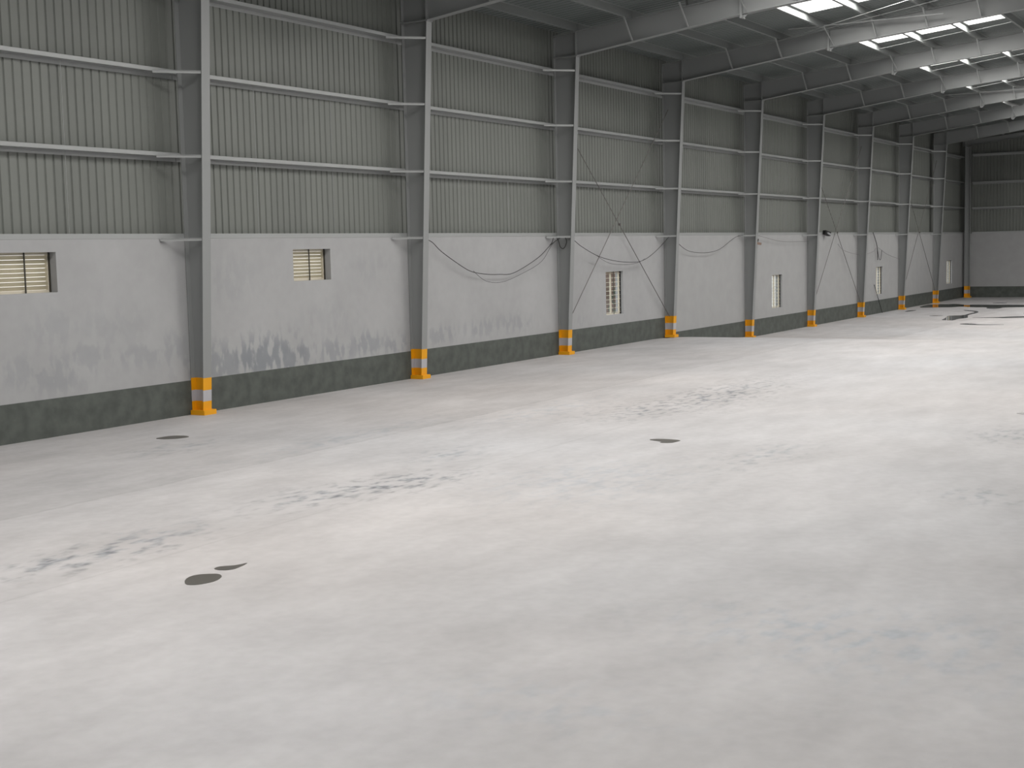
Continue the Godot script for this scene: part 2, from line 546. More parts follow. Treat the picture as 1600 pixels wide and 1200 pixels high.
func make_end_wall() -> void:
	var w := structure("wall_far")
	var st := mb()
	bx(st, Vector3(-0.23, -0.75, END_Z - 0.23), Vector3(WIDE + 0.2, LEDGE, END_Z))
	build("plastered_wall", st, M.plaster_far, w)
	var p := mb()
	bx(p, Vector3(0.01, -DROP - 0.1, END_Z - 0.01), Vector3(WIDE, PLINTH - DROP, END_Z + 0.008))
	build("painted_plinth", p, M.plinth, w)
	for i in 10:
		var x := 1.02 * i
		var sheet := ribbed(Vector3.UP, Vector3.RIGHT, Vector3.FORWARD, LEDGE + 0.03, roof_y(x) + 0.0, 1.02, 6)
		var o := put("cladding_sheet", sheet, M.cladding if i % 3 != 1 else M.cladding_b, w)
		o.position = Vector3(x, 0, END_Z - 0.205)
	var rest := mb()
	var zi := END_Z - 0.25
	hexa(rest, [Vector3(-0.25, LEDGE - 0.02, zi), Vector3(RIDGE_X, LEDGE - 0.02, zi), Vector3(RIDGE_X, LEDGE - 0.02, zi - 0.02), Vector3(-0.25, LEDGE - 0.02, zi - 0.02),
		Vector3(-0.25, roof_y(0) + 0.05, zi), Vector3(RIDGE_X, roof_y(RIDGE_X) + 0.05, zi), Vector3(RIDGE_X, roof_y(RIDGE_X) + 0.05, zi - 0.02), Vector3(-0.25, roof_y(0) + 0.05, zi - 0.02)])
	hexa(rest, [Vector3(RIDGE_X, LEDGE - 0.02, zi), Vector3(WIDE + 0.2, LEDGE - 0.02, zi), Vector3(WIDE + 0.2, LEDGE - 0.02, zi - 0.02), Vector3(RIDGE_X, LEDGE - 0.02, zi - 0.02),
		Vector3(RIDGE_X, roof_y(RIDGE_X) + 0.05, zi), Vector3(WIDE + 0.2, roof_y(WIDE) + 0.05, zi), Vector3(WIDE + 0.2, roof_y(WIDE) + 0.05, zi - 0.02), Vector3(RIDGE_X, roof_y(RIDGE_X) + 0.05, zi - 0.02)])
	build("outer_skin", rest, M.cladding, w)

func make_other_walls() -> void:
	var r := structure("wall_right")
	var st := mb()
	bx(st, Vector3(WIDE, -0.75, END_Z - 0.2), Vector3(WIDE + 0.23, LEDGE, NEAR_Z + 0.3))
	build("plastered_wall", st, M.plaster_far, r)
	var s2 := mb()
	bx(s2, Vector3(WIDE + 0.2, LEDGE, END_Z - 0.2), Vector3(WIDE + 0.25, 8.25, NEAR_Z + 0.3))
	build("cladding", s2, M.cladding, r)
	var nw := structure("wall_near")
	var s3 := mb()
	bx(s3, Vector3(-0.23, -0.3, NEAR_Z), Vector3(WIDE + 0.2, LEDGE, NEAR_Z + 0.23))
	build("plastered_wall", s3, M.plaster_far, nw)
	var s4 := mb()
	var z := NEAR_Z + 0.2
	hexa(s4, [Vector3(-0.25, LEDGE, z), Vector3(RIDGE_X, LEDGE, z), Vector3(RIDGE_X, LEDGE, z + 0.05), Vector3(-0.25, LEDGE, z + 0.05),
		Vector3(-0.25, roof_y(0), z), Vector3(RIDGE_X, roof_y(RIDGE_X), z), Vector3(RIDGE_X, roof_y(RIDGE_X), z + 0.05), Vector3(-0.25, roof_y(0), z + 0.05)])
	hexa(s4, [Vector3(RIDGE_X, LEDGE, z), Vector3(WIDE + 0.2, LEDGE, z), Vector3(WIDE + 0.2, LEDGE, z + 0.05), Vector3(RIDGE_X, LEDGE, z + 0.05),
		Vector3(RIDGE_X, roof_y(RIDGE_X), z), Vector3(WIDE + 0.2, roof_y(WIDE), z), Vector3(WIDE + 0.2, roof_y(WIDE), z + 0.05), Vector3(RIDGE_X, roof_y(RIDGE_X), z + 0.05)])
	build("cladding", s4, M.cladding, nw)

func make_roof() -> void:
	var c := roof
	var full := ribbed(Vector3.RIGHT, Vector3.BACK, Vector3.UP, -0.3, RIDGE_X, SHEET, 5, SLOPE, Vector3.UP)
	var low := ribbed(Vector3.RIGHT, Vector3.BACK, Vector3.UP, -0.3, 4.97, SHEET, 5, SLOPE, Vector3.UP)
	var high := ribbed(Vector3.RIGHT, Vector3.BACK, Vector3.UP, 8.93, RIDGE_X, SHEET, 5, SLOPE, Vector3.UP)
	var shade := mb()   # right slope, in strips round its skylights
	for b in range(-4, 9):
		var z0 := -(FIRST + BAY * b) - SHEET_SHIFT
		for k in 6:
			var at := Vector3(0, TOP0 + 0.2, z0 - SHEET * (k + 1))
			if b >= FIRST_LIT and b <= LAST_LIT and (k == 2 or k == 3):
				put("roof_sheet", low, M.roof, c).position = at
				put("roof_sheet", high, M.roof, c).position = at
			else:
				put("roof_sheet", full, M.roof, c).position = at
		var za := z0
		for s: Array in [[RIDGE_X, WIDE + 0.3, za, za - SHEET * 6.0]] if b < FIRST_LIT or b > LAST_LIT else [[RIDGE_X, WIDE + 0.3, za, za - SHEET * 2.0], [RIDGE_X, (WIDE - 8.93), za - SHEET * 2.0, za - SHEET * 4.0], [(WIDE - 4.97), WIDE + 0.3, za - SHEET * 2.0, za - SHEET * 4.0], [RIDGE_X, WIDE + 0.3, za - SHEET * 4.0, za - SHEET * 6.0]]:
			var y0 := roof_y(s[0])
			var y1 := roof_y(s[1])
			hexa(shade, [Vector3(s[0], y0, s[2]), Vector3(s[1], y1, s[2]), Vector3(s[1], y1, s[3]), Vector3(s[0], y0, s[3]),
				Vector3(s[0], y0 + 0.03, s[2]), Vector3(s[1], y1 + 0.03, s[2]), Vector3(s[1], y1 + 0.03, s[3]), Vector3(s[0], y0 + 0.03, s[3])])
	# first and last strips up to the end walls
	for e: Array in [[NEAR_Z + 0.4, -(FIRST - BAY * 4) - SHEET_SHIFT], [-(FIRST + BAY * 9) - SHEET_SHIFT, END_Z - 0.4]]:
		for s: Array in [[-0.3, RIDGE_X], [RIDGE_X, WIDE + 0.3]]:
			var y0 := roof_y(s[0])
			var y1 := roof_y(s[1])
			hexa(shade, [Vector3(s[0], y0, e[0]), Vector3(s[1], y1, e[0]), Vector3(s[1], y1, e[1]), Vector3(s[0], y0, e[1]),
				Vector3(s[0], y0 + 0.03, e[0]), Vector3(s[1], y1 + 0.03, e[0]), Vector3(s[1], y1 + 0.03, e[1]), Vector3(s[0], y0 + 0.03, e[1])])
	build("roof_slope", shade, M.roof, c)

# ------------------------------------------------------------------ steel frame
func inner_x(k: int, y: float) -> float:
	return 0.28 if k == 9 else 0.25 + 0.0521 * y

func make_column(k: int) -> void:
	var base := 0.0 if k < 4 else -DROP
	var z := col_z(k)
	var desc := "grey tapered steel column with yellow and white striped foot, %s from the left" % ORD[k]
	if k == 9:
		desc = "grey steel corner column with striped foot, where side wall meets end wall"
	var t := thing("steel_column", desc, "column", Vector3(0.01 if k < 9 else 0.13, base, z), "striped steel columns along the wall")
	t.set_meta("kind", "thing")
	var top := (KNEE if k < 9 else 7.68) - base
	var xi := func(y: float) -> float: return inner_x(k, y + base)
	var st := mb()
	bx(st, Vector3(0.0, 0.08, -0.1), Vector3(0.012, top + 0.5 + (0.0 if k < 9 else -0.25), 0.1))
	build("outer_flange", st, M.steel, t)
	var wb := mb()
	hexa(wb, [Vector3(0.01, 0.08, -0.004), Vector3(xi.call(0.08) - 0.01, 0.08, -0.004), Vector3(xi.call(0.08) - 0.01, 0.08, 0.004), Vector3(0.01, 0.08, 0.004),
		Vector3(0.01, top, -0.004), Vector3(xi.call(top) - 0.01, top, -0.004), Vector3(xi.call(top) - 0.01, top, 0.004), Vector3(0.01, top, 0.004)])
	build("web", wb, M.steel, t)
	var fl := mb()
	hexa(fl, [Vector3(xi.call(0.08) - 0.012, 0.08, -0.1), Vector3(xi.call(0.08), 0.08, -0.1), Vector3(xi.call(0.08), 0.08, 0.1), Vector3(xi.call(0.08) - 0.012, 0.08, 0.1),
		Vector3(xi.call(top) - 0.012, top, -0.1), Vector3(xi.call(top), top, -0.1), Vector3(xi.call(top), top, 0.1), Vector3(xi.call(top) - 0.012, top, 0.1)])
	build("inner_flange", fl, M.steel, t)
	# painted bands and foot
	for s: Array in [[0.08, 0.23, M.yellow, "yellow paint band"], [0.23, 0.42, M.white_paint, "white paint band"], [0.42, 0.63, M.yellow, "yellow paint band"]]:
		var ps := mb()
		var e := 0.002
		var a: float = s[0]
		var b: float = s[1]
		bx(ps, Vector3(0.001, a, -0.1 - e), Vector3(0.012 + e, b, 0.1 + e))
		hexa(ps, [Vector3(0.012, a, -0.004 - e), Vector3(xi.call(a) - 0.012, a, -0.004 - e), Vector3(xi.call(a) - 0.012, a, 0.004 + e), Vector3(0.012, a, 0.004 + e),
			Vector3(0.012, b, -0.004 - e), Vector3(xi.call(b) - 0.012, b, -0.004 - e), Vector3(xi.call(b) - 0.012, b, 0.004 + e), Vector3(0.012, b, 0.004 + e)])
		hexa(ps, [Vector3(xi.call(a) - 0.012 - e, a, -0.1 - e), Vector3(xi.call(a) + e, a, -0.1 - e), Vector3(xi.call(a) + e, a, 0.1 + e), Vector3(xi.call(a) - 0.012 - e, a, 0.1 + e),
			Vector3(xi.call(b) - 0.012 - e, b, -0.1 - e), Vector3(xi.call(b) + e, b, -0.1 - e), Vector3(xi.call(b) + e, b, 0.1 + e), Vector3(xi.call(b) - 0.012 - e, b, 0.1 + e)])
		build("paint_band", ps, s[2], t).set_meta("label", s[3])
	var ft := mb()
	var bw := 0.15
	var xe: float = xi.call(0.0) + 0.07
	hexa(ft, [Vector3(0.009, 0, -bw), Vector3(xe, 0, -bw), Vector3(xe, 0, bw), Vector3(0.009, 0, bw),
		Vector3(0.009, 0.08, -bw), Vector3(xe, 0.08, -bw), Vector3(xe, 0.08, bw), Vector3(0.009, 0.08, bw)])
	build("foot_block", ft, M.yellow, t)
	# stays from the wall rails to the inner flange
	if k < 9:
		for r: float in [LEDGE, ROWS[0] - 0.06, ROWS[1] - 0.06, ROWS[2] - 0.08]:
			var sy := r - base
			var sb := mb()
			var a := Vector3(0.012, sy, 0.66)
			var b := Vector3(xi.call(sy) - 0.02, sy, 0.1)
			bar(sb, a, b, 0.045, 0.006)
			bar(sb, a + Vector3(0.0, -0.02, 0.02), b + Vector3(0, -0.02, 0.0), 0.005, 0.045)
			build("stay_bar", sb, M.galvanised, t)
		# cap plate under the rafter
		var cp := mb()
		bx(cp, Vector3(0.0, top - 0.02, -0.11), Vector3(xi.call(top) + 0.02, top, 0.11))
		build("cap_plate", cp, M.steel, t)

func rafter_bottom(x: float, k := 0) -> float:
	if k == 9:
		return TOP0 - 0.26 + SLOPE * x
	if x < 4.95:
		return KNEE + (x - 0.637) / (4.95 - 0.637) * 0.56
	return KNEE + 0.56 + 0.097 * (x - 4.95)

func make_rafter(k: int) -> void:
	var z := col_z(k)
	var label := "grey steel roof rafter carried by the %s from the left" % col_name(k)
	if k == 9:
		label = "slim dark gable beam along the top of the end wall"
	var t := thing("roof_rafter", label, "rafter", Vector3(0, 0, z), "steel roof rafters")
	var xs := [0.0, 0.637, 4.95, RIDGE_X]
	var wb := mb()
	var tf := mb()
	var bf := mb()
	for i in 3:
		var a: float = xs[i]
		var b: float = xs[i + 1]
		var ya := KNEE if i == 0 and k < 9 else rafter_bottom(a, k)
		var yb := rafter_bottom(b, k)
		var ta := TOP0 + SLOPE * a
		var tb := TOP0 + SLOPE * b
		hexa(wb, [Vector3(a, ya, -0.004), Vector3(b, yb, -0.004), Vector3(b, yb, 0.004), Vector3(a, ya, 0.004),
			Vector3(a, ta, -0.004), Vector3(b, tb, -0.004), Vector3(b, tb, 0.004), Vector3(a, ta, 0.004)])
		hexa(tf, [Vector3(a, ta - 0.012, -0.1), Vector3(b, tb - 0.012, -0.1), Vector3(b, tb - 0.012, 0.1), Vector3(a, ta - 0.012, 0.1),
			Vector3(a, ta, -0.1), Vector3(b, tb, -0.1), Vector3(b, tb, 0.1), Vector3(a, ta, 0.1)])
		hexa(bf, [Vector3(a, ya, -0.1), Vector3(b, yb, -0.1), Vector3(b, yb, 0.1), Vector3(a, ya, 0.1),
			Vector3(a, ya + 0.014, -0.1), Vector3(b, yb + 0.014, -0.1), Vector3(b, yb + 0.014, 0.1), Vector3(a, ya + 0.014, 0.1)])
	build("web", wb, M.steel, t)
	build("top_flange", tf, M.steel, t)
	build("bottom_flange", bf, M.steel, t)
	if k == 9:
		return
	var s1 := mb()
	bx(s1, Vector3(0.62, KNEE + 0.014, -0.098), Vector3(0.634, TOP0 + 0.05, 0.098))
	build("stiffener", s1, M.steel, t)
	for e: float in [4.925, 4.952]:
		var sp := mb()
		bx(sp, Vector3(e, rafter_bottom(4.95) - 0.09, -0.115), Vector3(e + 0.023, TOP0 + SLOPE * 4.95 + 0.0, 0.115))
		build("splice_plate", sp, M.steel, t)
	var g := mb()
	var yb := rafter_bottom(4.95)
	hexa(g, [Vector3(4.975, yb - 0.09, -0.005), Vector3(4.99, yb - 0.09, -0.005), Vector3(4.99, yb - 0.09, 0.005), Vector3(4.975, yb - 0.09, 0.005),
		Vector3(4.975, yb, -0.005), Vector3(5.1, yb + 0.01, -0.005), Vector3(5.1, yb + 0.01, 0.005), Vector3(4.975, yb, 0.005)])
	build("gusset", g, M.steel, t)
	for p: float in PURLINS:
		var top := TOP0 + SLOPE * p
		var cl := mb()
		bx(cl, Vector3(p - 0.045, top, -0.06), Vector3(p - 0.037, top + 0.16, 0.06))
		build("purlin_cleat", cl, M.steel, t)
		if p > 1.0 and p < 4.9 or p > 5.5:
			var fb := mb()
			bar(fb, Vector3(p - 0.03, top + 0.03, 0.48), Vector3(p + 0.02, rafter_bottom(p) + 0.02, 0.09), 0.04, 0.006)
			bar(fb, Vector3(p - 0.01, top + 0.03, 0.48), Vector3(p + 0.04, rafter_bottom(p) + 0.02, 0.09), 0.005, 0.04)
			build("fly_brace", fb, M.galvanised, t)
		elif p > 4.9 and p < 5.5:
			var fb := mb()
			bar(fb, Vector3(p + 0.0, top + 0.03, 0.48), Vector3(p + 0.16, rafter_bottom(p) + 0.03, 0.09), 0.04, 0.006)
			build("fly_brace", fb, M.galvanised, t)

func make_rails() -> void:
	var names := ["lowest", "middle", "top"]
	for b in range(-1, 9):
		var za := col_z(b) if b >= 0 else -9.0
		var zb := col_z(b + 1) if b < 8 else END_Z - 0.02
		var len := za - zb - 0.012
		var where := "between the %s and %s from the left" % [ORD[maxi(b, 0)], col_name(b + 1)]
		if b == 8:
			where = "between the ninth column and the corner column"
		if b < 0:
			where = "to the left of the first column"
		for r in 3:
			var st := mb()
			var y := 0.0
			bx(st, Vector3(-0.006, y - 0.065, -len), Vector3(-0.002, y, 0))
			bx(st, Vector3(-0.2, y - 0.068, -len), Vector3(-0.002, y - 0.065, 0))
			bx(st, Vector3(-0.2, y - 0.135, -len), Vector3(-0.197, y - 0.065, 0))
			bx(st, Vector3(-0.02, y - 0.003, -len), Vector3(-0.002, y, 0))
			var o := build("wall_rail", st, M.galvanised)
			o.position = Vector3(0, ROWS[r], za - 0.006)
			tag(o, "%s steel wall rail on the sheeting, %s" % [names[r], where.replace(" from the left", "")], "rail", "steel wall rails behind the columns")
		var sr := mb()
		bx(sr, Vector3(-0.2, 0.002, -len), Vector3(-0.001, 0.008, 0))
		bx(sr, Vector3(-0.005, 0.008, -len), Vector3(-0.001, 0.085, 0))
		var s := build("sill_rail", sr, M.galvanised)
		s.position = Vector3(0, LEDGE, za - 0.006)
		tag(s, "pale sill rail on the plastered wall, %s" % where.replace(" from the left", ""), "rail", "sill rails on the plastered wall")
	# end wall rails
	for r in 3:
		var st := mb()
		bx(st, Vector3(0.42, -0.065, 0.002), Vector3(RIDGE_X, 0, 0.006))
		bx(st, Vector3(0.42, -0.068, -0.2), Vector3(RIDGE_X, -0.065, 0.004))
		bx(st, Vector3(0.42, -0.135, -0.2), Vector3(RIDGE_X, -0.065, -0.197))
		var o := build("end_wall_rail", st, M.galvanised)
		o.position = Vector3(0, ROWS[r] - 0.02 + (0.15 if r == 2 else 0.0), END_Z)
		tag(o, "%s steel rail across the sheeting of the far end wall" % names[r], "rail", "steel rails of the end wall")
	var sr := mb()
	bx(sr, Vector3(0.42, 0.002, -0.2), Vector3(RIDGE_X, 0.008, 0.004))
	bx(sr, Vector3(0.42, 0.008, 0.0), Vector3(RIDGE_X, 0.085, 0.004))
	var s := build("sill_rail", sr, M.galvanised)
	s.position = Vector3(0, LEDGE, END_Z)
	tag(s, "sill rail lying on top of the plastered far end wall", "rail")

func make_purlins() -> void:
	var st := mb()
	var n := Vector3(-SLOPE, 1, 0).normalized()
	var u := Vector3(1, SLOPE, 0).normalized()
	var L := BAY - 0.01
	var part := func(a0: float, a1: float, h0: float, h1: float) -> void:
		var p := []
		for h: float in [h0, h1]:
			for q: Array in [[a0, 0.0], [a1, 0.0], [a1, -L], [a0, -L]]:
				p.append(u * q[0] + n * h + Vector3(0, 0, q[1]))
		hexa(st, p)
	part.call(-0.0015, 0.0015, 0.003, 0.195)
	part.call(-0.065, 0.0015, 0.001, 0.004)
	part.call(-0.0015, 0.065, 0.192, 0.196)
	part.call(-0.065, -0.062, 0.001, 0.02)
	var mesh := make(st)
	for b in range(1, 9):
		for i in PURLINS.size():
			if (b == 1 and i > 1) or (b == 2 and i > 5) or (b >= 6 and i > 5) or (b >= 7 and i > 3) or (b >= 8 and i > 2):
				continue
			var x: float = PURLINS[i]
			var o := put("roof_purlin", mesh, M.purlin)
			o.position = Vector3(x, TOP0 + SLOPE * x, col_z(b) - 0.005)
			tag(o, "%s roof purlin up from the eaves, between the %s and %s rafters" % [ORD[i], ORD[b], ORD[b + 1]], "purlin", "roof purlins on the rafters")

func rod_thing(called: String, a: Vector3, b: Vector3, r: float, m: Material, label: String, category: String, group := "") -> void:
	var st := mb()
	tube(st, [Vector3.ZERO, (b - a) * 0.5, b - a], r, 6)
	var o := build(called, st, m)
	o.position = a
	tag(o, label, category, group)

func make_rods() -> void:
	for e: Array in [[2, "third", "fourth"], [5, "sixth", "seventh"], [7, "eighth", "ninth"]]:
		var b: int = e[0]
		var base := 0.0 if b == 2 else -DROP
		var za := col_z(b)
		var zb := col_z(b + 1)
		var w := "between the %s and %s columns" % [e[1], e[2]]
		rod_thing("bracing_rod", Vector3(0.11, 6.0, za - 0.004), Vector3(0.11, 0.62 + base, zb + 0.004), 0.0115, M.rod, "thin diagonal bracing rod falling to the right %s" % w, "rod", "diagonal wall bracing rods")
		rod_thing("bracing_rod", Vector3(0.15, 0.66 + base, za - 0.004), Vector3(0.15, 6.65, zb + 0.004), 0.0115, M.rod, "thin diagonal bracing rod rising to the right %s" % w, "rod", "diagonal wall bracing rods")
	# sag rods between the wall rails
	for s: Array in [[-15.08, 0, "left of the first column"], [-15.08, 1, "left of the first column"], [-19.53, 0, "nearer the first column"], [-21.78, 0, "nearer the second column"], [-19.53, 1, "nearer the first column"], [-21.78, 1, "nearer the second column"], [-26.4, 0, "right of the second column"], [-28.6, 0, "left of the third column"]]:
		var y0: float = LEDGE + 0.05 if s[1] == 0 else ROWS[0] - 0.06
		var y1: float = ROWS[s[1]] - 0.07
		rod_thing("sag_rod", Vector3(-0.1, y0, s[0]), Vector3(-0.1, y1, s[0]), 0.004, M.galvanised, "thin upright sag rod %s the lowest wall rail, %s" % ["under" if s[1] == 0 else "above", s[2]], "rod", "upright sag rods on the wall sheeting")
	# roof bracing and purlin ties
	var z3 := col_z(3)
	rod_thing("conduit_pipe", Vector3(3.95, 8.525, z3 + 0.47), Vector3(8.1, 8.515, z3 + 0.47), 0.02, M.galvanised, "bright straight conduit pipe in front of the fourth rafter", "pipe")
	var z6 := col_z(6)
	rod_thing("conduit_pipe", Vector3(3.1, 8.455, z6 + 0.42), Vector3(7.6, 8.47, z6 + 0.42), 0.018, M.galvanised, "bright straight conduit pipe in front of the seventh rafter", "pipe")
	rod_thing("roof_bracing_rod", Vector3(3.3, 8.24, z3 + 0.12), Vector3(9.6, 8.86, z3 + 3.1), 0.007, M.galvanised, "thin roof bracing rod slanting back from the fourth rafter", "rod", "thin rods under the roof")
	rod_thing("roof_bracing_rod", Vector3(3.0, 8.2, z3 + 0.12), Vector3(9.9, 8.9, z3 + 1.75), 0.006, M.galvanised, "thinner roof bracing rod close to the fourth rafter", "rod", "thin rods under the roof")
	for b in range(3, 6):
		var zz := skylight_z(b)
		for i in 3:
			var xa: float = PURLINS[3 + i]
			var xb: float = PURLINS[4 + i]
			rod_thing("purlin_tie", Vector3(xa, TOP0 + 0.06 + SLOPE * xa, zz[1] - 0.25), Vector3(xb, TOP0 + 0.1 + SLOPE * xb, zz[1] - 0.25), 0.009, M.galvanised, "thin tie rod beside the skylight before the %s rafter, between the %s and %s purlins" % [ORD[b + 1], ORD[3 + i], ORD[4 + i]], "rod", "tie rods between purlins")

# ------------------------------------------------------------------ windows
func make_windows() -> void:
	for i in 6:
		var o: Array = OPENINGS[i]
		var w := structure("window_%d" % (i + 1))
		var high := i < 2
		tag_window(w, i)
		var z0: float = o[0]
		var z1: float = o[1]
		var y0: float = o[2]
		var y1: float = o[3]
		var fm: Material = M.cream
		var fx := -0.185 if high else -0.13
		var ft := 0.04 if high else 0.03
		for f: Array in [[z0, z0 - ft, y0, y1], [z1 + ft, z1, y0, y1], [z0 - ft, z1 + ft, y0, y0 + ft], [z0 - ft, z1 + ft, y1 - ft, y1]]:
			var st := mb()
			bx(st, Vector3(fx - 0.025, f[2], f[1]), Vector3(fx + 0.025, f[3], f[0]))
			build("frame_bar", st, fm if not high else M.cream, w)
		if high:
			# sloping louvre slats behind one upright bar
			var n := 8
			var ph := (y1 - y0 - 2 * ft) / n
			for k in n:
				var yc := y0 + ft + ph * (k + 0.5)
				var st := mb()
				var hz := 0.465 * ph
				hexa(st, [Vector3(fx - 0.02, yc - hz, z1 + ft), Vector3(fx - 0.012, yc - hz, z1 + ft), Vector3(fx - 0.012, yc - hz, z0 - ft), Vector3(fx - 0.02, yc - hz, z0 - ft),
					Vector3(fx + 0.012, yc + hz, z1 + ft), Vector3(fx + 0.02, yc + hz, z1 + ft), Vector3(fx + 0.02, yc + hz, z0 - ft), Vector3(fx + 0.012, yc + hz, z0 - ft)])
				build("louvre_slat", st, M.louvre, w)
			var st := mb()
			var zm: float = lerpf(z0, z1, 0.57)
			bx(st, Vector3(-0.145, y0, zm - 0.01), Vector3(-0.13, y1, zm + 0.01))
			build("upright_bar", st, M.dark_frame, w).set_meta("label", "dark upright bar")
			var sr := mb()
			bx(sr, Vector3(-0.16, y0, z1), Vector3(-0.135, y1, z1 + 0.02))
			build("side_channel", sr, M.dark_frame, w).set_meta("label", "dark side channel")
		else:
			var ms := mb()
			var zm: float = lerpf(z0, z1, 0.5)
			bx(ms, Vector3(fx - 0.02, y0 + ft, zm - 0.022), Vector3(fx + 0.02, y1 - ft, zm + 0.022))
			build("meeting_stile", ms, M.cream, w)
			for h: Array in [[z0 - ft, zm + 0.022], [zm - 0.022, z1 + ft]]:
				var gs := mb()
				bx(gs, Vector3(fx - 0.002, y0 + ft, h[1]), Vector3(fx + 0.002, y1 - ft, h[0]))
				build("pane", gs, M.glass, w)
			var nb := 10
			for k in nb:
				var st := mb()
				var yc := lerpf(y0, y1, (k + 0.5) / nb)
				bx(st, Vector3(-0.096, yc - 0.006, z1), Vector3(-0.086, yc + 0.006, z0))
				build("grille_bar", st, M.cream, w)
			for q: float in [0.6]:
				var st := mb()
				var zc: float = lerpf(z0, z1, q)
				bx(st, Vector3(-0.085, y0, zc - 0.007), Vector3(-0.075, y1, zc + 0.007))
				build("grille_upright", st, M.dark_frame, w)
			var sr := mb()
			bx(sr, Vector3(-0.115, y0, z1), Vector3(-0.065, y1, z1 + 0.008))
			build("side_channel", sr, M.black, w).set_meta("label", "black side channel")

func tag_window(w: Node3D, i: int) -> void:
	var l := ["high louvred window with cream slats at the left edge of the picture", "high louvred window with cream slats between the first and second columns", "barred window between the third and fourth columns, behind the crossed rods",
		"barred window between the fifth and sixth columns", "bright barred window between the seventh and eighth columns", "bright barred window in the last bay before the corner"]
	w.set_meta("label", l[i])

# ------------------------------------------------------------------ floor marks, cables, small things
func flat_patch(called: String, pts: Array, y: float, m: Material, label: String, category: String, group := "") -> void:
	# a thin film with an irregular outline, smoothed
	var c := Vector2.ZERO
	var poly := PackedVector2Array()
	var n := pts.size()
	for i in n:
		var a := Vector2(pts[i][0], pts[i][1])
		var b := Vector2(pts[(i + 1) % n][0], pts[(i + 1) % n][1])
		poly.append(a * 0.75 + b * 0.25)
		poly.append(a * 0.25 + b * 0.75)
		c += a / n
	var tris := Geometry2D.triangulate_polygon(poly)
	var st := mb()
	for i in range(0, tris.size(), 3):
		var v := []
		for k in 3:
			v.append(Vector3(poly[tris[i + k]].x - c.x, 0.003, poly[tris[i + k]].y - c.y))
		quad(st, v[0], v[1], v[2], v[2], Vector3.UP)
	for i in poly.size():
		var a := Vector3(poly[i].x - c.x, 0, poly[i].y - c.y)
		var b := Vector3(poly[(i + 1) % poly.size()].x - c.x, 0, poly[(i + 1) % poly.size()].y - c.y)
		quad(st, a, b, b + Vector3(0, 0.003, 0), a + Vector3(0, 0.003, 0), (a + b))
	var o := build(called, st, m)
	o.position = Vector3(c.x, y, c.y)
	tag(o, label, category, group)

